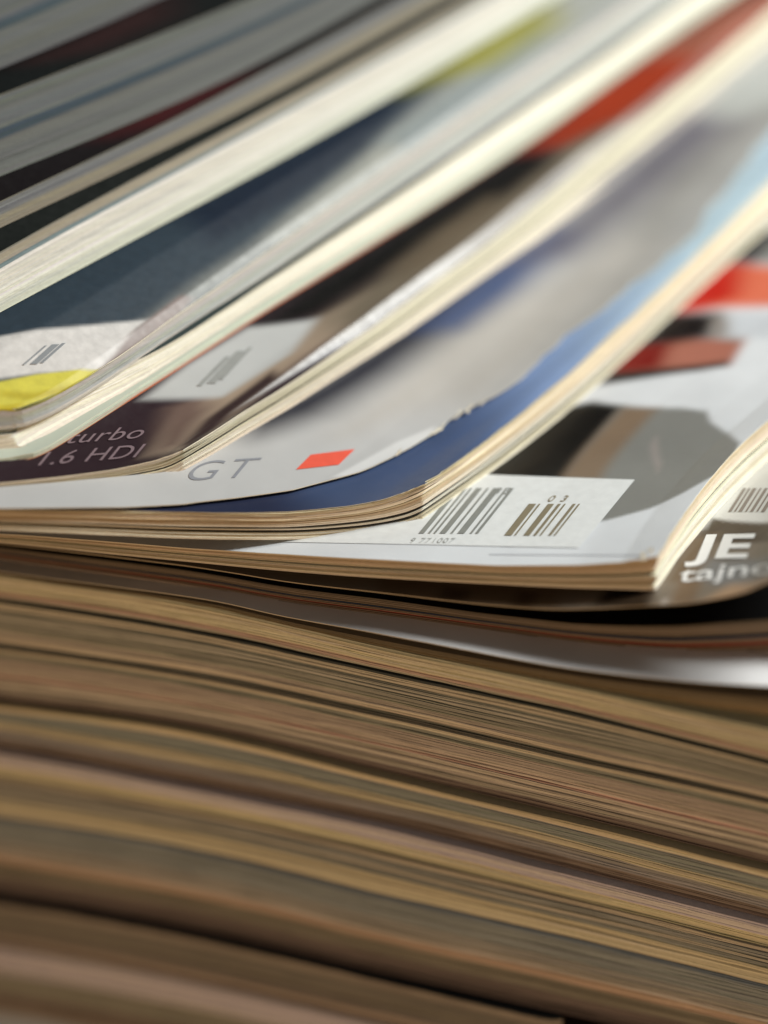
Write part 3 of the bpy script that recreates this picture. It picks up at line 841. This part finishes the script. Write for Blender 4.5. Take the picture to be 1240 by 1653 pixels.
# --- E, F, G, H: further magazines up to the left; F, G, H page tones darkened for light falloff
def far_mag(lower, sb, st, bands, cov, regions, label, seed, cap, lift=.3, alpha=-22, nu=26, left=True):
    dyb, dyt = {21: (0, 10), 22: (9, 17), 23: (9, 19), 24: (8, 8)}[seed]
    sb = [(x, y + dyb) for x, y in sb]; st = [(x, y + dyt) for x, y in st]
    c0b, c0t = sb[0], st[0]
    fb = [c0b, (c0b[0] - 150, c0b[1] + 6), (c0b[0] - 400, c0b[1] + 14)]
    ft = [c0t, (c0t[0] - 150, c0t[1] + 6), (c0t[0] - 400, c0t[1] + 14)]
    s = fan(fb, ft, sb, st, lower=lower, alpha=alpha, lift=lift, cap=cap, thin=True)
    m = thing('magazine', label, 'magazine', s.C, GROUP)
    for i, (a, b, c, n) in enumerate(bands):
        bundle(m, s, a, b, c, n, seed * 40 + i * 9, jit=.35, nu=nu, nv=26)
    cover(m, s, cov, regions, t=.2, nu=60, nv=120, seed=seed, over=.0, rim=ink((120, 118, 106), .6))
    return s
E = far_mag(D1, [(-110, 570), (0, 510), (150, 430), (300, 347), (450, 268), (620, 168), (770, 82), (900, 2)],
            [(-110, 472), (0, 408), (150, 328), (300, 250), (450, 168), (620, 76), (720, 18), (840, -50)],
            [(.98, .80, (150, 142, 126), 5), (.79, .73, (112, 128, 132), 2), (.72, .5, (216, 210, 196), 6), (.49, .25, (216, 212, 196), 6), (.24, .02, (204, 206, 184), 6)],
            (20, 24, 22), [], 'magazine with the broad bright cream side, lying on the denim blue cover', 21, 3.2)
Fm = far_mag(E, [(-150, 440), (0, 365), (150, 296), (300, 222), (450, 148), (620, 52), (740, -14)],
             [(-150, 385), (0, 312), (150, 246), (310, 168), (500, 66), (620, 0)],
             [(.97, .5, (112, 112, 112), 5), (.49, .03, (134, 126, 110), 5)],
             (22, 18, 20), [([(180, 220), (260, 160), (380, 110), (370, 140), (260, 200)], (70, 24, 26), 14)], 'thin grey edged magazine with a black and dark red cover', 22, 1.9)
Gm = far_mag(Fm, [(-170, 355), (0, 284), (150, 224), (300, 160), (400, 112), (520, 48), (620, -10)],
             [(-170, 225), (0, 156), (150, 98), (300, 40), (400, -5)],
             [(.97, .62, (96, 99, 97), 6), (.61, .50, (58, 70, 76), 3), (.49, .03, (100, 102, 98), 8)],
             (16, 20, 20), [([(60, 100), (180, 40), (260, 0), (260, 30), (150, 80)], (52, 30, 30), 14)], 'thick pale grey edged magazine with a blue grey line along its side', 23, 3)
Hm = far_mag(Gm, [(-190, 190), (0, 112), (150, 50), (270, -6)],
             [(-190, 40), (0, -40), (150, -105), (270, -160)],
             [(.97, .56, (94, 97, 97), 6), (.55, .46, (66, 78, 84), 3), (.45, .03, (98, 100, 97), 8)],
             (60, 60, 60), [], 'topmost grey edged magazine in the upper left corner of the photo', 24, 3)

# ------------------------------------------------------------------ table
def table():
    m, nt, b = mat_new('dark_table_wood')
    N, L = nt.nodes.new, nt.links.new
    tc = N('ShaderNodeTexCoord')
    mp = N('ShaderNodeMapping'); mp.inputs['Scale'].default_value = (3, 40, 3)
    L(tc.outputs['Object'], mp.inputs['Vector'])
    n = N('ShaderNodeTexNoise'); n.inputs['Scale'].default_value = 3; n.inputs['Detail'].default_value = 8
    L(mp.outputs[0], n.inputs['Vector'])
    cr = N('ShaderNodeValToRGB')
    cr.color_ramp.elements[0].color = (.012, .009, .007, 1); cr.color_ramp.elements[1].color = (.05, .034, .022, 1)
    L(n.outputs['Fac'], cr.inputs[0]); L(cr.outputs[0], b.inputs['Base Color'])
    b.inputs['Roughness'].default_value = .45
    V = [(-900, -500, 0), (900, -500, 0), (900, 1300, 0), (-900, 1300, 0), (-900, -500, -30), (900, -500, -30), (900, 1300, -30), (-900, 1300, -30)]
    F = [(0, 1, 2, 3), (7, 6, 5, 4), (0, 4, 5, 1), (1, 5, 6, 2), (2, 6, 7, 3), (3, 7, 4, 0)]
    o = mesh_obj('table_top', V, F, [m], kind='structure')
    return o
table()
for o in list(bpy.data.objects):
    if '_org' in o: del o['_org']
